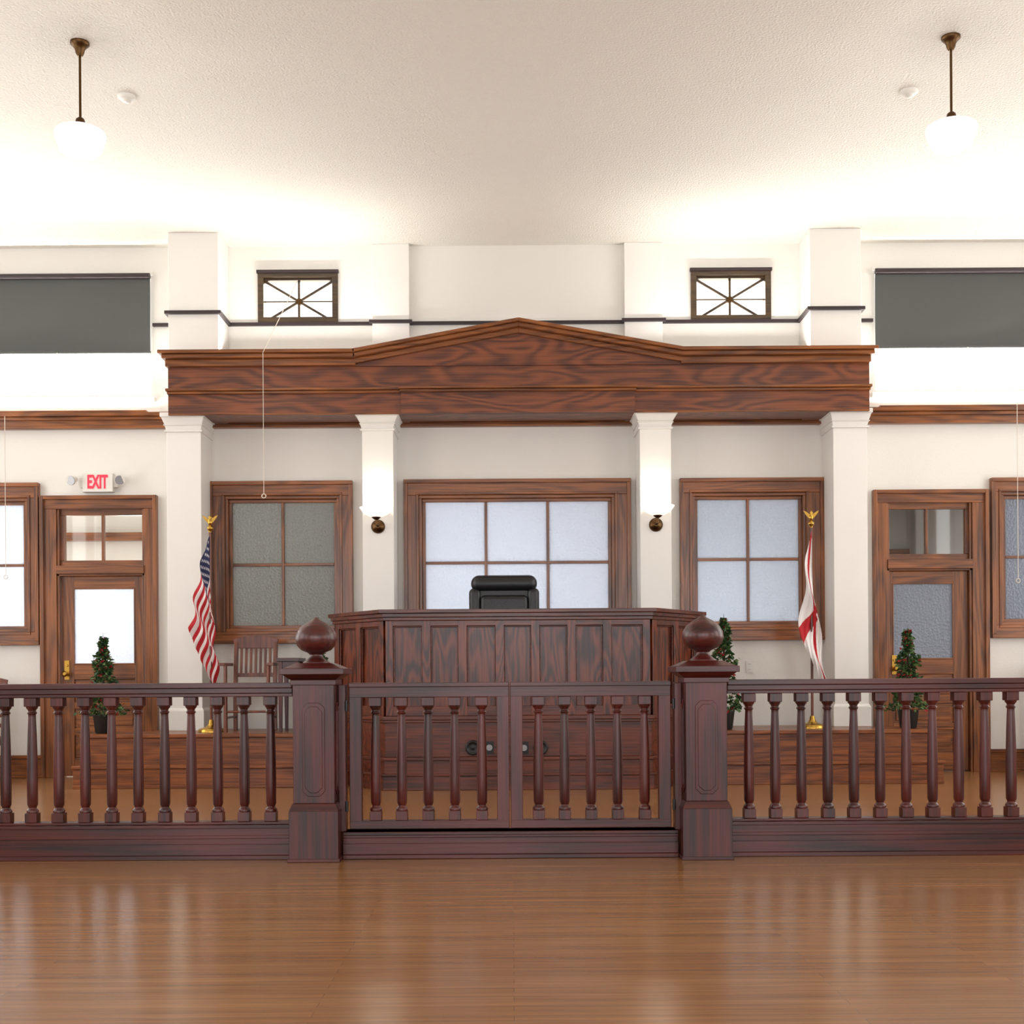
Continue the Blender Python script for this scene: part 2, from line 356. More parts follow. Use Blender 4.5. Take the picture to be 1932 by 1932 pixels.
for a,c in((-SX,doors[0]['O'][0]),(doors[1]['O'][1],SX)):
    b.box(a,c,D-.03,D,0,.2,M_trX); b.box(a,c,D-.045,D,.2,.235,M_trX); b.box(a,c,D-.05,D,0,.03,M_trX)
b.build('baseboard_back',bevel=.004)
for n_,s_ in(('baseboard_left',-1),('baseboard_right',1)):
    b=B(); b.box(s_*SX,s_*(SX-.03),YB,D,0,.22,M_trX); b.build(n_,bevel=.004)
# ---------------- lower columns
cols=[(315,380,303,387),(684,743,673,755),(1208,1267,1197,1279),(1573,1637,1565,1646)]
zcap1=Z(966,776,yp)
for i,(a,c,ca,cb) in enumerate(cols):
    b=B(); x0=X(a,1000,yp);x1=X(c,1000,yp); m=(x0+x1)/2; w=x1-x0; cw=(cb-ca)*yp/F
    base=.5 if i in(0,3) else 0.8
    def lay(ww,z0,z1,w2=None):
        w2=ww if w2 is None else w2
        e0=(ww-w)/2; e1=(w2-w)/2
        vs=[(m-w/2-e0,yp-e0,z0),(m+w/2+e0,yp-e0,z0),(m+w/2+e0,D,z0),(m-w/2-e0,D,z0),(m-w/2-e1,yp-e1,z1),(m+w/2+e1,yp-e1,z1),(m+w/2+e1,D,z1),(m-w/2-e1,D,z1)]
        b.add(vs,[(0,3,2,1),(4,5,6,7),(0,1,5,4),(1,2,6,5),(2,3,7,6),(3,0,4,7)],M_trimw)
    lay(w,base,zcap1-.17)
    lay(w+.035,zcap1-.19,zcap1-.17)
    lay(w+.005,zcap1-.17,zcap1-.12,w+.03)
    lay(w+.05,zcap1-.125,zcap1-.115)
    lay(w+.03,zcap1-.115,zcap1-.045,cw-.02)
    lay(cw,zcap1-.045,zcap1)
    if i in(0,3):
        lay(w+.04,base,base+.2); lay(w+.04,base+.2,base+.23,w)
    b.build('column',bevel=.005)
# ---------------- wooden pediment
e=empty('wooden_pediment')
ye=10.06
def EX(p,y=700,d=ye): return X(p,y,d)
def EZ(p,d=ye): return Z(966,p,d)
xl=EX(317);xr=EX(1640); zt=EZ(663); ztc=EZ(686)
b=B()
b.box(xl,xr,ye,D-.11,EZ(779),ztc,M_ply)
xcl=EX(757);xcr=EX(1197)
ax=EX(978,607); az=EZ(607)
tym=[(EX(672),EZ(690)),(EX(1284),EZ(690)),(EX(1284),ztc),(ax,az-.12),(EX(672),ztc)]
tym=[(x,ye-.02,z) for x,z in tym]; b.prism(tym,(0,.12,0),M_ply)
b.box(xcl,xcr,ye-.03,ye+.01,EZ(780),EZ(735),M_ply)
b.build('frieze_panels',e)
b=B()
for (a,c) in((EX(305),EX(672)),(EX(1284),EX(1650))):
    lft=a<0
    b.box(a,c,ye-.13,D-.2,zt-.035,zt,M_trX)
    aa,cc=(a+.03,c) if lft else (a,c-.03)
    b.box(aa,cc,ye-.10,D-.3,zt-.075,zt-.035,M_trX)
    aa,cc=(a+.05,c) if lft else (a,c-.05)
    b.box(aa,cc,ye-.05,D-.3,ztc-.02,zt-.075,M_trX)
for (a,sg) in((EX(668),1),(EX(1286),-1)):
    for (o0,o1,yy) in((0,-.035,.13),(-.035,-.075,.10),(-.075,-.125,.05)):
        pts=[(a,ye-yy,zt+o0),(ax,ye-yy,az+o0),(ax,ye-yy,az+o1),(a,ye-yy,zt+o1)]
        b.prism(pts,(0,yy+.2,0),M_trX)
for (a,c,y0) in((xl-.015,xcl,ye-.03),(xcl-.02,xcr+.02,ye-.065),(xcr,xr+.015,ye-.03)):
    b.box(a,c,y0-.02,ye+.02,EZ(736),EZ(731),M_trX); b.box(a+.01,c-.01,y0,ye+.02,EZ(741),EZ(736),M_trX)
b.box(xl,xr,ye-.008,ye+.01,EZ(780),EZ(777),M_trX)
b.build('cornice_mouldings',e,bevel=.005)
# ---------------- ceiling items
def pendant(x,y):
    e=empty('pendant_lamp'); b=B(y); z=ZC
    b.lathe([(.066,z),(.066,z-.015),(.05,z-.03),(.035,z-.05),(.03,z-.075),(.016,z-.1)],x,y,M_bronze,n=24)
    b.cyl((x,y,z-.09),(x,y,z-.56),.009,M_bronze,10)
    b.lathe([(.012,z-.53),(.03,z-.545),(.034,z-.565),(.036,z-.58),(.06,z-.595),(.075,z-.605),(.075,z-.615)],x,y,M_bronze,n=24); b.build('stem',e)
    g=B(y); z=z-.6
    g.lathe([(.06,z+.005),(.09,z-.01),(.14,z-.02),(.168,z-.035),(.176,z-.055),(.172,z-.08),(.158,z-.12),(.142,z-.16),(.125,z-.183),(.09,z-.2),(.04,z-.208),(.0,z-.21)],x,y,M_opal,n=40); g.build('glass_globe',e)
    l=bpy.data.lights.new('bulb','POINT'); l.energy=12; l.color=(1,.95,.88); l.shadow_soft_size=.15
    o=bpy.data.objects.new('bulb',l); o.location=(x,y*K,ZC-1.0); bpy.context.scene.collection.objects.link(o); o.parent=e
pendant(-3.03,7.09); pendant(3.135,7.09)
for x in(-2.95,3.10):
    b=B(7.75); b.lathe([(.07,ZC),(.07,ZC-.015),(.055,ZC-.028),(.03,ZC-.032),(.03,ZC-.045),(.0,ZC-.05)],x,7.75,M_white,n=24); b.build('smoke_detector')
# ---------------- sconces
for i in(1,2):
    a,c,_,_=cols[i]; x=(X(a,1000,yp)+X(c,1000,yp))/2
    e=empty('wall_sconce'); zb=Z(966,992,yp)
    b=B(yp); b.lathe([(.07,yp),(.07,yp-.012),(.05,yp-.03),(.02,yp-.045)],x,zb,M_bronze,ax='Y',n=24)
    b.cyl((x,yp-.03,zb),(x,yp-.14,zb+.01),.012,M_bronze); b.cyl((x,yp-.14,zb+.0),(x,yp-.14,zb+.07),.014,M_bronze)
    b.lathe([(.02,zb+.05),(.045,zb+.07),(.05,zb+.085)],x,yp-.17,M_bronze,n=20); b.build('brass_arm',e)
    g=B(yp); g.lathe([(.045,zb+.075),(.08,zb+.085),(.125,zb+.11),(.155,zb+.15),(.168,zb+.17),(.158,zb+.172),(.115,zb+.13),(.06,zb+.1),(0,zb+.095)],x,yp-.175,M_opal2,n=32); 
    g.lathe([(.02,zb+.1),(.045,zb+.15),(.045,zb+.2),(.0,zb+.24)],x,yp-.175,M_opal,n=20); g.build('glass_bowl',e)
    l=bpy.data.lights.new('bulb','POINT'); l.energy=4; l.color=(1,.9,.75); l.shadow_soft_size=.05
    o=bpy.data.objects.new('bulb',l); o.location=(x,yp*K-.175,zb+.31); bpy.context.scene.collection.objects.link(o); o.parent=e
# ---------------- exit sign
e=empty('exit_sign'); dy=D-.08
x0=X(160,910);x1=X(217,910);z0=Z(190,930);z1=Z(190,895)
b=B(D); b.box(x0,x1,dy,D,z0,z1,M_white); b.box(x0-.04,x1+.04,dy+.03,D,z0+.05,z1-.02,M_white)
for s in(-1,1):
    xx=(x0+x1)/2+s*.245; zz=z1-.055
    b.cyl((xx,dy+.03,zz),(xx+s*.01,dy-.07,zz-.03),.03,M_white,16,.055)
    b.cyl((xx+s*.01,dy-.07,zz-.03),(xx+s*.011,dy-.074,zz-.031),.048,M_grey,16)
b.build('housing',e,bevel=.004)
cu=bpy.data.curves.new('letters','FONT'); cu.body='EXIT'; cu.size=.2; cu.extrude=.003; cu.align_x='CENTER'; cu.align_y='CENTER'; cu.offset=.006
o=bpy.data.objects.new('letters',cu); bpy.context.scene.collection.objects.link(o); o.parent=e
o.location=((x0+x1)/2,dy-.004+(K-1)*D,(z0+z1)/2); o.rotation_euler=(math.pi/2,0,0); o.scale=(.52,.97,1); cu.materials.append(M_exit)
b=B(); xo=X(1414,1258);zo=Z(1414,1258); b.box(xo-.037,xo+.037,D-.008,D,zo-.06,zo+.06,M_white)
for s in(-1,1):
    b.box(xo-.018,xo+.018,D-.012,D-.007,zo+s*.028-.018,zo+s*.028+.018,M_trimw); b.box(xo-.009,xo-.006,D-.0135,D-.0115,zo+s*.028-.008,zo+s*.028+.008,M_blk); b.box(xo+.006,xo+.009,D-.0135,D-.0115,zo+s*.028-.008,zo+s*.028+.008,M_blk)
b.build('wall_outlet')
# ---------------- pull cords
def cord(px,py0,py1,d):
    b=B(d); x=X(px,(py0+py1)/2,d); z1=Z(px,py0,d);z0=Z(px,py1-5,d)
    b.cyl((x,d,z0),(x,d,z1),.0035,M_cord,6)
    n=16
    vs=[];R=.02;r=.005
    for i in range(n):
        for j in range(6):
            A=2*math.pi*i/n;Bq=2*math.pi*j/6; vs.append((x+(R+r*math.cos(Bq))*math.cos(A),d+r*math.sin(Bq),z0-.02+(R+r*math.cos(Bq))*math.sin(A)))
    b.add(vs,[(i*6+j,((i+1)%n)*6+j,((i+1)%n)*6+(j+1)%6,i*6+(j+1)%6) for i in range(n) for j in range(6)],M_cord,True)
    if px==497:
        xs_=(SW[0][0]+SW[0][1])/2; zz=SW[0][3]-.1
        b.cyl((x,d,z1),(xs_,D-.03+.15,zz),.0035,M_cord,6)
    return b.build('pull_cord')
cord(497,665,937,9.88); cord(10,785,1090,10.3); cord(1920,760,1097,10.3)
# ---------------- dais
def dais(xo,xi,sg):
    b=B(); lo,hi=min(xo,xi),max(xo,xi)
    c=sg*3.62
    b.box(lo,hi,9.58,10.08,0,.465,M_dais); b.box(min(c,xi),max(c,xi),10.08,10.43,0,.465,M_dais)
    b.box(lo,hi,9.55,10.08,.465,.5,M_dais); b.box(min(c,xi),max(c,xi),10.08,10.43,.465,.5,M_dais)
    b.box(lo,hi,9.41,9.58,0,.185,M_dais); b.box(lo-.01,hi+.01,9.385,9.58,.185,.215,M_dais); b.box(lo,hi,9.395,9.41,0,.03,M_dais)
    b.build('dais_platform',bevel=.005)
dais(-4.13,-1.70,-1); dais(4.05,1.80,1)
# ---------------- bench
e=empty('judges_bench')
L0=(-1.70,9.75);L1=(-1.15,9.15);R1=(1.26,9.15);R0=(1.79,9.75)
zt=1.645
b=B()
def poly(pts,z0,z1,mat): b.prism([(p[0],p[1],z0) for p in pts],(0,0,z1-z0),mat)
def shell(off,z0,z1,th,mat):
    for p0,p1 in((L0,L1),(L1,R1),(R1,R0)):
        ln=(Vector(p1)-Vector(p0)).length; ex=off*.42+.0
        b.obox(p0,p1,-ex if p0 is not L0 else -off*.3,ln+ex if p1 is not R0 else ln+off*.3,-th,off,z0,z1,mat)
shell(0,0,zt-.03,.05,M_benZ)
b.box(L0[0]+.0,L0[0]+.05,9.75,10.43,0,zt-.03,M_benZ); b.box(R0[0]-.05,R0[0],9.75,10.43,0,zt-.03,M_benZ)
shell(.06,zt-.07,zt-.035,.0,M_benX); shell(.045,zt-.1,zt-.07,.0,M_benX)
poly([(L0[0]-.09,L0[1]+.02),(L1[0]-.05,L1[1]-.085),(R1[0]+.05,R1[1]-.085),(R0[0]+.11,R0[1]+.02),(R0[0]+.11,10.2),(R0[0]-.35,10.2),(R1[0]-.05,9.62),(L1[0]+.05,9.62),(L0[0]+.35,10.2),(L0[0]-.09,10.2)],zt-.035,zt,M_benX)
zl_=.675
def panelling(p0,p1,stiles,z0,z1):
    ln=(Vector(p1)-Vector(p0)).length
    b.obox(p0,p1,0,ln,0,.032,z1-.05,z1,M_benX)
    b.obox(p0,p1,0,ln,0,.032,z0,z0+.09,M_benX)
    for s0,s1 in stiles: b.obox(p0,p1,s0,s1,0,.033,z0,z1,M_benZ)
    for q in range(len(stiles)-1):
        a0=stiles[q][1];a1=stiles[q+1][0]
        b.obox(p0,p1,a0,a0+.012,0,.02,z0+.09,z1-.05,M_benX); b.obox(p0,p1,a1-.012,a1,0,.02,z0+.09,z1-.05,M_benX); b.obox(p0,p1,a0,a1,0,.02,z1-.062,z1-.05,M_benX)
fl=R1[0]-L1[0]
st=[(0,.07)]
for px in(805,873,943,1010,1078,1145):
    c=X(px,1230,9.15)-L1[0]; st.append((c-.04,c+.04))
st.append((fl-.07,fl)); panelling(L1,R1,st,zl_,zt-.1)
wl=(Vector(L1)-Vector(L0)).length
panelling(L0,L1,[(0,.08),(wl/2-.04,wl/2+.04),(wl-.07,wl)],zl_,zt-.1)
wl=(Vector(R0)-Vector(R1)).length
panelling(R1,R0,[(0,.07),(wl/2-.04,wl/2+.04),(wl-.08,wl)],zl_,zt-.1)
shell(.055,zl_-.035,zl_,0,M_benX); shell(.04,zl_-.06,zl_-.035,0,M_benX)
shell(.02,.3,zl_-.06,0,M_benX); shell(.05,.27,.3,0,M_benX); shell(.035,.03,.27,0,M_benX); shell(.06,0,.13,0,M_benX); shell(.07,.13,.15,0,M_benX)
b.build('bench_body',e,bevel=.004)
p=B(); p.box(-1.62,1.71,9.82,10.43,.0,.8,M_dais); p.build('inner_platform',e)
yf=9.15-.02
for px in(892,1020):
    b=B(); x=X(px,1411,9.1); z=Z(px,1411,9.1)
    b.lathe([(.068,yf),(.068,yf-.02),(.055,yf-.03),(.05,yf-.022),(.02,yf-.02),(.0,yf-.03)],x,z,M_blk,ax='Y',n=24)
    sx=1 if px<960 else -1
    b.box(x+sx*.11,x+sx*.19,yf-.015,yf,z-.055,z+.055,M_blk)
    b.lathe([(.03,yf-.012),(.028,yf-.022)],x+sx*.15,z,M_grey,ax='Y',n=16)
    b.build('round_speaker')
# ---------------- executive chair
e=empty('executive_chair'); cx=X(951,1110,10.0); cz=.8
def cushion(name,x0,x1,y0,y1,z0,z1,bev,mat=M_black,rot=0):
    q=B(10.0); q.box(x0,x1,y0,y1,z0,z1,mat); o=q.build(name,e); m=o.modifiers.new('b','BEVEL'); m.width=bev; m.segments=5
    for p_ in o.data.polygons: p_.use_smooth=True
    return o
ztop=Z(951,1085,10.0)
cushion('back',cx-.29,cx+.29,9.98,10.14,cz+.45,ztop-.03,.07)
cushion('head_roll',cx-.33,cx+.33,9.94,10.12,ztop-.17,ztop,.08)
for s in(-1,1):
    cushion('side_bolster_%d'%(s+2),cx+s*.29-.06,cx+s*.29+.06,9.95,10.13,cz+.5,ztop-.13,.05)
    cushion('armrest_%d'%(s+2),cx+s*.3-.04,cx+s*.3+.04,9.76,10.05,cz+.6,cz+.66,.025)
cushion('lumbar',cx-.24,cx+.24,9.94,10.05,cz+.55,ztop-.2,.05)
cushion('seat',cx-.28,cx+.28,9.74,10.1,cz+.42,cz+.53,.045)
q=B(10.0); q.cyl((cx,9.98,cz+.08),(cx,9.98,cz+.44),.03,M_grey)
for i in range(5):
    a=2*math.pi*i/5+.3; p1=(cx+.27*math.cos(a),10.06+.27*math.sin(a),cz+.06); q.cyl((cx,10.0,cz+.1),p1,.025,M_blk); q.cyl((p1[0]-.02,p1[1],cz+.03),(p1[0]+.02,p1[1],cz+.03),.03,M_blk)
for s in(-1,1): q.cyl((cx+s*.3,9.95,cz+.45),(cx+s*.3,9.95,cz+.62),.02,M_blk)
q.build('base',e)
# ---------------- armchairs
def armchair(x,y,z,h=.95,w=.5,ang=0):
    e=empty('wooden_armchair'); e.location=(x,y*K,z); e.rotation_euler=(0,0,ang)
    b=B(0); hw=w/2; ms=M_chair
    for s in(-1,1):
        b.cyl((s*(hw-.03),-.2,0),(s*(hw-.03),-.2,.66),.02,ms,10,.017)
        b.prism([(s*(hw-.04)-.02,.18,0),(s*(hw-.04)+.02,.18,0),(s*(hw-.04)+.02,.22,0),(s*(hw-.04)-.02,.22,0)],(0,0,.44),ms)
        pts=[(s*(hw-.04)-.02,.18,.44),(s*(hw-.04)+.02,.18,.44),(s*(hw-.04)+.02,.22,.44),(s*(hw-.04)-.02,.22,.44)]
        b.prism(pts,(0,.06,h-.5),ms)
        b.prism([(s*hw-.035,-.24,.65),(s*hw+.03,-.24,.65),(s*hw+.02,.2,.65),(s*hw-.02,.2,.65)],(0,0,.03),ms)
        b.cyl((s*(hw-.03),-.2,.14),(s*(hw-.04),.2,.14),.012,ms,8)
    b.cyl((-hw+.03,-.2,.2),(hw-.03,-.2,.2),.012,ms,8)
    b.box(-hw+.0,hw,-.24,.22,.42,.455,ms); b.box(-hw+.04,hw-.04,-.21,.2,.36,.42,ms)
    n=8; 
    pts=[]
    for i in range(n+1):
        t=-1+2*i/n; pts.append((t*(hw-.01),.24,h-.035*t*t))
    for i in range(n,-1,-1):
        t=-1+2*i/n; pts.append((t*(hw-.03),.24,h-.13-.0*t*t))
    b.prism(pts,(0,.03,0),ms)
    b.box(-hw+.05,hw-.05,.205,.235,.54,.58,ms)
    for i in range(7):
        t=-1+2*(i+.5)/7; xx=t*(hw-.07)
        b.prism([(xx-.013,.21,.56),(xx+.013,.21,.56),(xx+.013,.225,.56),(xx-.013,.225,.56)],(0,.035,h-.13-.55),ms)
    b.build('frame',e,bevel=.004)
armchair(-2.60,9.98,.5,.96,.48); armchair(-5.40,10.05,0,1.06); armchair(5.52,10.05,0,1.12)
b=B(9.95); tx=-2.19; b.box(tx-.11,tx+.11,9.75,10.15,1.19,1.225,M_mahX)
for sx in(-1,1):
    for sy in(9.79,10.11): b.taper((tx+sx*.08,sy),.03,.03,.5,.045,.045,1.19,M_mahZ)
b.box(tx-.08,tx+.08,9.78,9.8,1.12,1.19,M_mahX); b.box(tx-.08,tx+.08,10.1,10.12,1.12,1.19,M_mahX); b.build('side_table',bevel=.003)
# ---------------- flags
def star(u,v,cu,cv,R,asp):
    dx=(u-cu)*asp; dy=(v-cv); r=math.hypot(dx,dy)
    if r>R: return False
    a=(math.atan2(dx,-dy))%(2*math.pi/5); a=abs(a-math.pi/5)
    t=a/(math.pi/5); return r< R*(.42+.58*t**1.6)
def flag(name,xp,yp_,ztop,zflag,H,drop,fn,nu=230,nv=150,wl=-.19,wr=.09,fo=0,fr=17):
    e=empty(name); b=B(yp_)
    zb=.5
    b.lathe([(.13,zb),(.13,zb+.02),(.11,zb+.035),(.05,zb+.05),(.03,zb+.08),(.022,zb+.12)],xp,yp_,M_brass,n=28)
    b.cyl((xp,yp_,zb+.05),(xp,yp_,ztop-.14),.013,M_chair,12)
    zt=ztop-.15
    b.lathe([(.016,zt-.02),(.018,zt),(.03,zt+.01),(.032,zt+.025),(.015,zt+.045),(.0,zt+.05)],xp,yp_,M_brass,n=16)
    b.lathe([(.004,zt+.04),(.02,zt+.06),(.024,zt+.08),(.018,zt+.1),(.013,zt+.115),(.016,zt+.128),(.011,zt+.142),(.0,zt+.147)],xp,yp_,M_brass,n=12)
    b.prism([(xp+.012,yp_-.004,zt+.13),(xp+.03,yp_-.004,zt+.12),(xp+.012,yp_-.004,zt+.12)],(0,.008,0),M_brass)
    for s in(-1,1):
        b.prism([(xp+s*.01,yp_-.006,zt+.065),(xp+s*.035,yp_-.006,zt+.085),(xp+s*.062,yp_-.006,zt+.12),(xp+s*.078,yp_-.006,zt+.15),(xp+s*.05,yp_-.006,zt+.138),(xp+s*.025,yp_-.006,zt+.118),(xp+s*.01,yp_-.006,zt+.105)],(0,.012,0),M_brass)
    b.build('pole',e)
    c=B(yp_); vs=[];fs=[];ms=[]
    for i in range(nu+1):
        u=i/nu
        for j in range(nv+1):
            v=j/nv
            a=u**.75
            x=xp+a*(wl*(1-v)+wr*v)+.022*math.sin(fr*u+2.5*v+fo)*min(1,u*4)*(0.6+.6*u)
            y=yp_-.02-.05*a*math.cos(fr*u+2.5*v+fo)-.03*u+.015*math.sin(30*v+3*u)*u
            z=zflag-v*H-drop*u**1.05+.05*math.sin(3*u+1)*v*u
            vs.append((x,y,z))
    for i in range(nu):
        for j in range(nv):
            fs.append((i*(nv+1)+j,(i+1)*(nv+1)+j,(i+1)*(nv+1)+j+1,i*(nv+1)+j+1)); ms.append(c.mi(fn((i+.5)/nu,(j+.5)/nv)))
    c.v=vs;c.f=fs;c.m=ms;c.sm=[True]*len(fs)
    c.build('cloth',e,recalc=False)
def us(u,v):
    if u<.42 and v<7/13:
        for r in range(9):
            cv=(r+1)/10*7/13
            if abs(v-cv)>.035: continue
            n=6 if r%2==0 else 5
            for k_ in range(n):
                cu=(k_*2+1+(r%2))/12*.42
                if star(u,v,cu,cv,.026,1.6): return M_fw
        return M_blue
    return M_red if int(v*13)%2==0 else M_fw
def al(u,v):
    return M_red if (abs(v-u)<.09 or abs(v-(1-u))<.09) else M_fw
flag('american_flag',X(397,1100,9.9),9.9,Z(397,972,9.9),Z(397,1012,9.9),.66,.9,us,wl=-.19,wr=.09)
flag('alabama_flag',X(1531,1100,9.9),9.9,Z(1528,963,9.9),Z(1528,1003,9.9),.68,1.05,al,nu=140,nv=110,wl=-.13,wr=.16,fo=1.5,fr=11)
# ---------------- topiaries
def topiary(x,y,z,h,seed,sc=1.0):
    rnd=random.Random(seed); b=B(y)
    b.lathe([(.07,z),(.08,z+.01),(.1,z+.17),(.105,z+.18),(.09,z+.18),(.085,z+.165),(0,z+.165)],x,y,M_pot,n=20)
    b.cyl((x,y,z+.15),(x,y,z+h-.08),.012,M_stem,8)
    n=1300
    for i in range(n):
        t=rnd.random()**1.15
        zz=z+.18+t*(h-.2)
        R=(.14*(1-t)+.022)*(1+.25*math.sin(t*19+seed))*sc
        a=rnd.random()*2*math.pi; r=R*(rnd.random()**.4)*rnd.choice((1,1,1,1.2))
        c=Vector((x+r*math.cos(a),y+r*math.sin(a),zz+rnd.uniform(-.015,.015)))
        s=rnd.uniform(.016,.032)
        d=Vector((math.cos(a),math.sin(a),rnd.uniform(-.8,.5))).normalized(); d=(d+Vector((rnd.uniform(-.6,.6),rnd.uniform(-.6,.6),rnd.uniform(-.4,.4)))).normalized()
        w=d.orthogonal().normalized(); w=(Matrix.Rotation(rnd.random()*6.28,3,d)@w)
        nn=d.cross(w)*s*.25
        mat=M_berry if rnd.random()<.09 else (M_leaf2 if rnd.random()<.35 else M_leaf)
        b.add([c-d*s,c+w*s*.6+nn,c+d*s,c-w*s*.6+nn],[(0,1,2),(0,2,3)],mat)
    b.cyl((x,y,z+h-.08),(x,y,z+h+.03),.006,M_stem,6,.001)
    b.build('potted_topiary',recalc=False)
topiary(-3.99,9.78,.5,.95,1,1.15); topiary(3.865,9.78,.5,.97,2,1.15); topiary(-1.91,9.9,.5,1.1,3,.9); topiary(2.07,9.78,.5,1.1,4,1.25)
# ---------------- railing
yr=5.80
def baluster(b,x,y,z0,z1):
    h=z1-z0; w=.034
    b.box(x-w,x+w,y-w,y+w,z0,z0+.055,M_mahZ)
    b.box(x-w*1.05,x+w*1.05,y-w*1.05,y+w*1.05,z1-.05,z1,M_mahZ)
    q=lambda t:z0+.055+t*(h-.105)
    b.lathe([(.033,q(0)),(.035,q(.015)),(.031,q(.03)),(.022,q(.045)),(.025,q(.06)),(.030,q(.075)),(.0305,q(.3)),(.029,q(.5)),(.025,q(.75)),(.0215,q(.9)),(.021,q(.925)),(.028,q(.935)),(.028,q(.945)),(.021,q(.955)),(.024,q(.97)),(.032,q(.985)),(.034,q(1))],x,y,M_mahZ,n=16)
def plinth(b,x0,x1,y,zt,t=.07):
    b.box(x0,x1,y-t+.01,y+t-.01,0,zt,M_mahX); b.box(x0,x1,y-t-.005,y+t+.005,0,.025,M_mahX); b.box(x0,x1,y-t,y+t,.025,.09,M_mahX)
    b.box(x0,x1,y-t,y+t,zt-.02,zt,M_mahX); b.box(x0,x1,y-t+.004,y+t-.004,.12,.14,M_mahX)
def rail(x0,x1,bxs):
    b=B(yr); plinth(b,x0,x1,yr,.2)
    b.box(x0,x1,yr-.05,yr+.05,.2,.215,M_mahX)
    b.box(x0,x1,yr-.065,yr+.065,.985,1.0155,M_mahX); b.box(x0,x1,yr-.05,yr+.05,.955,.985,M_mahX); b.box(x0,x1,yr-.04,yr+.04,.935,.955,M_mahX)
    for x in bxs: baluster(b,x,yr,.215,.935)
    b.build('balustrade',bevel=.004)
sp=50*yr/F
XL=-1.125; XR=1.098
l0=X(511,1430,yr); rail(-5.2,XL-.14,[l0-i*sp for i in range(0,26)])
r0=X(1413,1430,yr); rail(XR+.14,5.2,[r0+i*sp*.989 for i in range(0,26)])
def newel(x):
    b=B(5.76); y=5.76; w=.117; wb=.14
    b.box(x-wb,x+wb,y-wb,y+wb,0,.29,M_mahZ); b.box(x-wb-.008,x+wb+.008,y-wb-.008,y+wb+.008,0,.02,M_mahX)
    b.taper((x,y),2*wb,2*wb,.29,2*w+.01,2*w+.01,.33,M_mahX)
    b.box(x-w,x+w,y-w,y+w,.33,1.03,M_mahZ)
    b.box(x-w-.012,x+w+.012,y-w-.012,y+w+.012,1.0,1.03,M_mahX)
    b.taper((x,y),2*w+.02,2*w+.02,1.03,2*w+.1,2*w+.1,1.06,M_mahX)
    b.box(x-.18,x+.18,y-.18,y+.18,1.06,1.095,M_mahX)
    b.taper((x,y),.33,.33,1.095,.2,.2,1.125,M_mahX)
    b.lathe([(.075,1.12),(.078,1.13),(.06,1.142),(.04,1.16),(.036,1.175),(.05,1.186),(.085,1.2),(.108,1.225),(.119,1.262),(.114,1.295),(.092,1.33),(.06,1.355),(.025,1.373),(.012,1.385),(0,1.392)],x,y,M_mahX,n=36)
    for (ax_,sgn) in(('Y',-1),('Y',1),('X',-1),('X',1)):
        for (hw,z0,z1,t) in((.064,.37,.9,.006),(.05,.39,.88,.011)):
            c=.03
            pts2=[(-hw,z0+c),(-hw+c,z0),(hw-c,z0),(hw,z0+c),(hw,z1-c),(hw-c,z1),(-hw+c,z1),(-hw,z1-c)]
            if ax_=='Y': pts=[(x+a,y+sgn*w,z) for a,z in pts2]; vec=(0,sgn*t,0)
            else: pts=[(x+sgn*w,y+a,z) for a,z in pts2]; vec=(sgn*t,0,0)
            b.prism(pts,vec,M_mahZ)
    b.build('newel_post',bevel=.004)
newel(XL); newel(XR)
b=B(yr); plinth(b,XL+.15,XR-.15,yr,.155,.08); b.build('gate_threshold',bevel=.004)
def gate(x0,x1,bx,hinge):
    b=B(yr); y=yr; s=.07
    b.box(x0,x1,y-.035,y+.035,.925,.99,M_mahX); b.box(x0-.0,x1+.0,y-.055,y+.055,.985,1.01,M_mahX)
    b.box(x0,x1,y-.035,y+.035,.168,.215,M_mahX)
    for a in(x0,x1-s): b.box(a,a+s,y-.034,y+.034,.168,.985,M_mahZ)
    for x in bx: baluster(b,x,y,.215,.925)
    for z in(.3,.88):
        b.cyl((hinge,y-.045,z-.03),(hinge,y-.045,z+.03),.01,M_blk,8)
    b.build('swing_gate',bevel=.004)
gl0=XL+.145+.04; gr1=XR-.145-.04; gm=X(962,1430,yr)
gate(gl0,gm-.004,[X(p,1430,yr) for p in(709,758,808,858,909)],gl0-.015)
gate(gm+.004,gr1,[X(p,1430,yr) for p in(1016,1065,1115,1165,1216)],gr1+.015)
b=B(yr); b.box(XL+.125,XL+.165,yr-.045,yr+.045,.155,1.0,M_mahZ); b.box(XR-.165,XR-.125,yr-.045,yr+.045,.155,1.0,M_mahZ); b.build('gate_jamb',bevel=.003)
# ---------------- rooms behind the partition
b=B(); b.box(-SX,SX,12.6,12.75,0,3.5,M_wall); b.build('wall_corridor')
b=B(); b.box(-SX,SX,D+.15,12.75,3.5,3.6,M_wall); b.build('ceiling_corridor')
for i,x in enumerate((-SX+.04,X(350),X(715),X(1237),X(1600),X(1866),SX-.04)):  # added unseen dividers, stop light leaking from one window bay to the next
    b=B(); b.box(x-.04,x+.04,D+.15,12.6,0,3.5,M_wall); b.build('light_divider_%d'%(i+1))
b=B(); b.box(-5.6,-3.5,12.5,12.6,2.75,2.85,M_trX); b.build('trim_3',bevel=.004)
b=B(); b.box(3.6,5.0,12.5,12.6,2.5,2.58,M_trX); b.build('trim_4',bevel=.004)
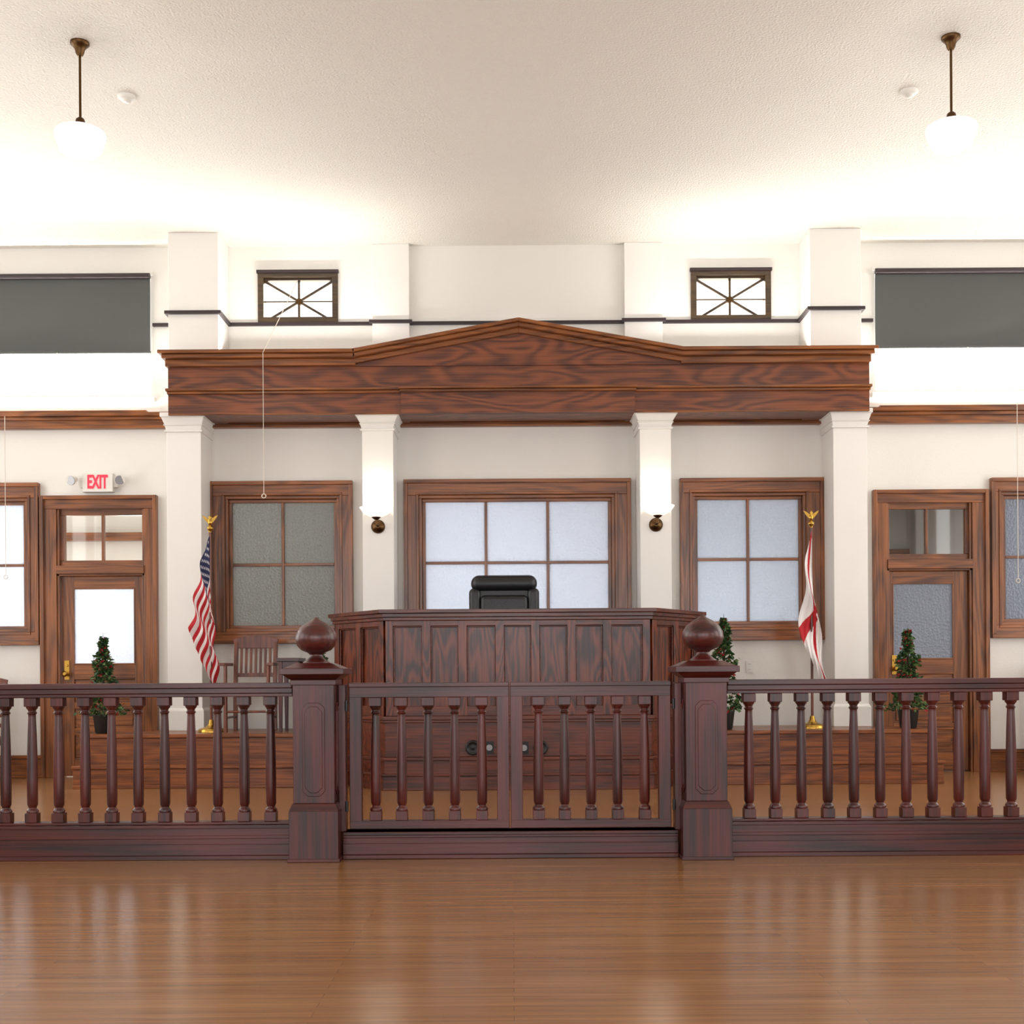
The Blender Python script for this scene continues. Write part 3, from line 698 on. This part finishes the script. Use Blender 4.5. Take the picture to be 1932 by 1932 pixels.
# lights
def area(name,loc,rot,sx,sy,p,c=(1,1,1)):
    l=bpy.data.lights.new(name,'AREA'); l.shape='RECTANGLE'; l.size=sx; l.size_y=sy; l.energy=p; l.color=c
    o=bpy.data.objects.new(name,l); o.location=(loc[0],loc[1]*K,loc[2]); o.rotation_euler=rot; bpy.context.scene.collection.objects.link(o); return o
R=math.radians
for (x0,x1,z0,z1) in CL: area('sky_light',((x0+x1)/2,D+.42,3.95),(R(-130),0,0),x1-x0,.5,230,(1,.98,.94))
for (x0,x1,z0,z1) in SW: area('sky_light',((x0+x1)/2,D+.3,(z0+z1)/2),(R(-90),0,0),x1-x0+.3,z1-z0+.3,10,(1,.9,.7))
# up-light strips added on the cornice ledge / picture rail to brighten the ceiling
for (x0,x1,y,z,p,t) in((-3.3,3.4,10.17,Z(966,663,10.06)+.03,125,-150),(-6.6,-3.78,D-.075,zr1+.025,42,-160),(3.84,6.6,D-.075,zr1+.025,42,-160)):
    e=empty('added_ceiling_fill'); b=B(y); b.box(x0,x1,y-.03,y+.03,z-.024,z-.008,M_trX); b.build('fill_holder',e)
    o=area('fill_area',((x0+x1)/2,y,z+.01),(R(t),0,0),x1-x0,.045,p,(1,.98,.94)); o.parent=e
for s in(-1,1):
    for (y0,y1,z0,z1) in side:
        far=y0>6
        area('sky_light',(s*(SX+.3),(y0+y1)/2,(z0+z1)/2),(0,R((95 if far else 88)*s),0),z1-z0,(y1-y0)*K,115 if far else 78,(1,.99,.97))
for (x0,x1,z0,z1) in rear: area('sky_light',((x0+x1)/2,YB-.25,(z0+z1)/2),(R(86),0,0),x1-x0,z1-z0,180,(.91,.94,1))
def rl(x,z,sx,sz,p,c,y=12.3,rz=0): area('corridor_light',(x,y,z),(R(-90),0,R(rz)),sx,sz,p,c)
rl(-4.4,1.6,.8,1.4,50,(1,.98,.95)); rl(-5.9,1.9,.8,1.2,60,(.95,.97,1))
rl(-2.7,2.4,.5,.5,10,(1,.88,.62))
rl(-.6,2.0,.6,1.2,38,(.97,.97,1)); rl(.9,1.6,.6,1.0,22,(.97,.97,1))
rl(1.9,1.5,.4,1.0,38,(.95,.97,1))
rl(4.3,1.5,.4,.4,7,(1,.97,.98),y=12.0); rl(5.9,2.0,.4,.8,10,(.93,.95,1))
w=bpy.data.worlds.new('world'); bpy.context.scene.world=w; w.use_nodes=True
bg=w.node_tree.nodes['Background']; bg.inputs[0].default_value=(1,.98,.95,1); bg.inputs[1].default_value=1.5
# camera
cam=bpy.data.cameras.new('camera'); co=bpy.data.objects.new('camera',cam); bpy.context.scene.collection.objects.link(co)
cam.sensor_width=36; cam.sensor_fit='HORIZONTAL'; cam.lens=F*K/1932*36; cam.shift_y=(HY-966)/1932
co.matrix_world=Matrix.Translation((0,0,CH))@Matrix.Rotation(R(90),4,'X')@Matrix.Rotation(-math.atan(RO),4,'Z')
bpy.context.scene.camera=co
vs=bpy.context.scene.view_settings
vs.view_transform='Standard'; vs.look='None'; vs.exposure=0.0
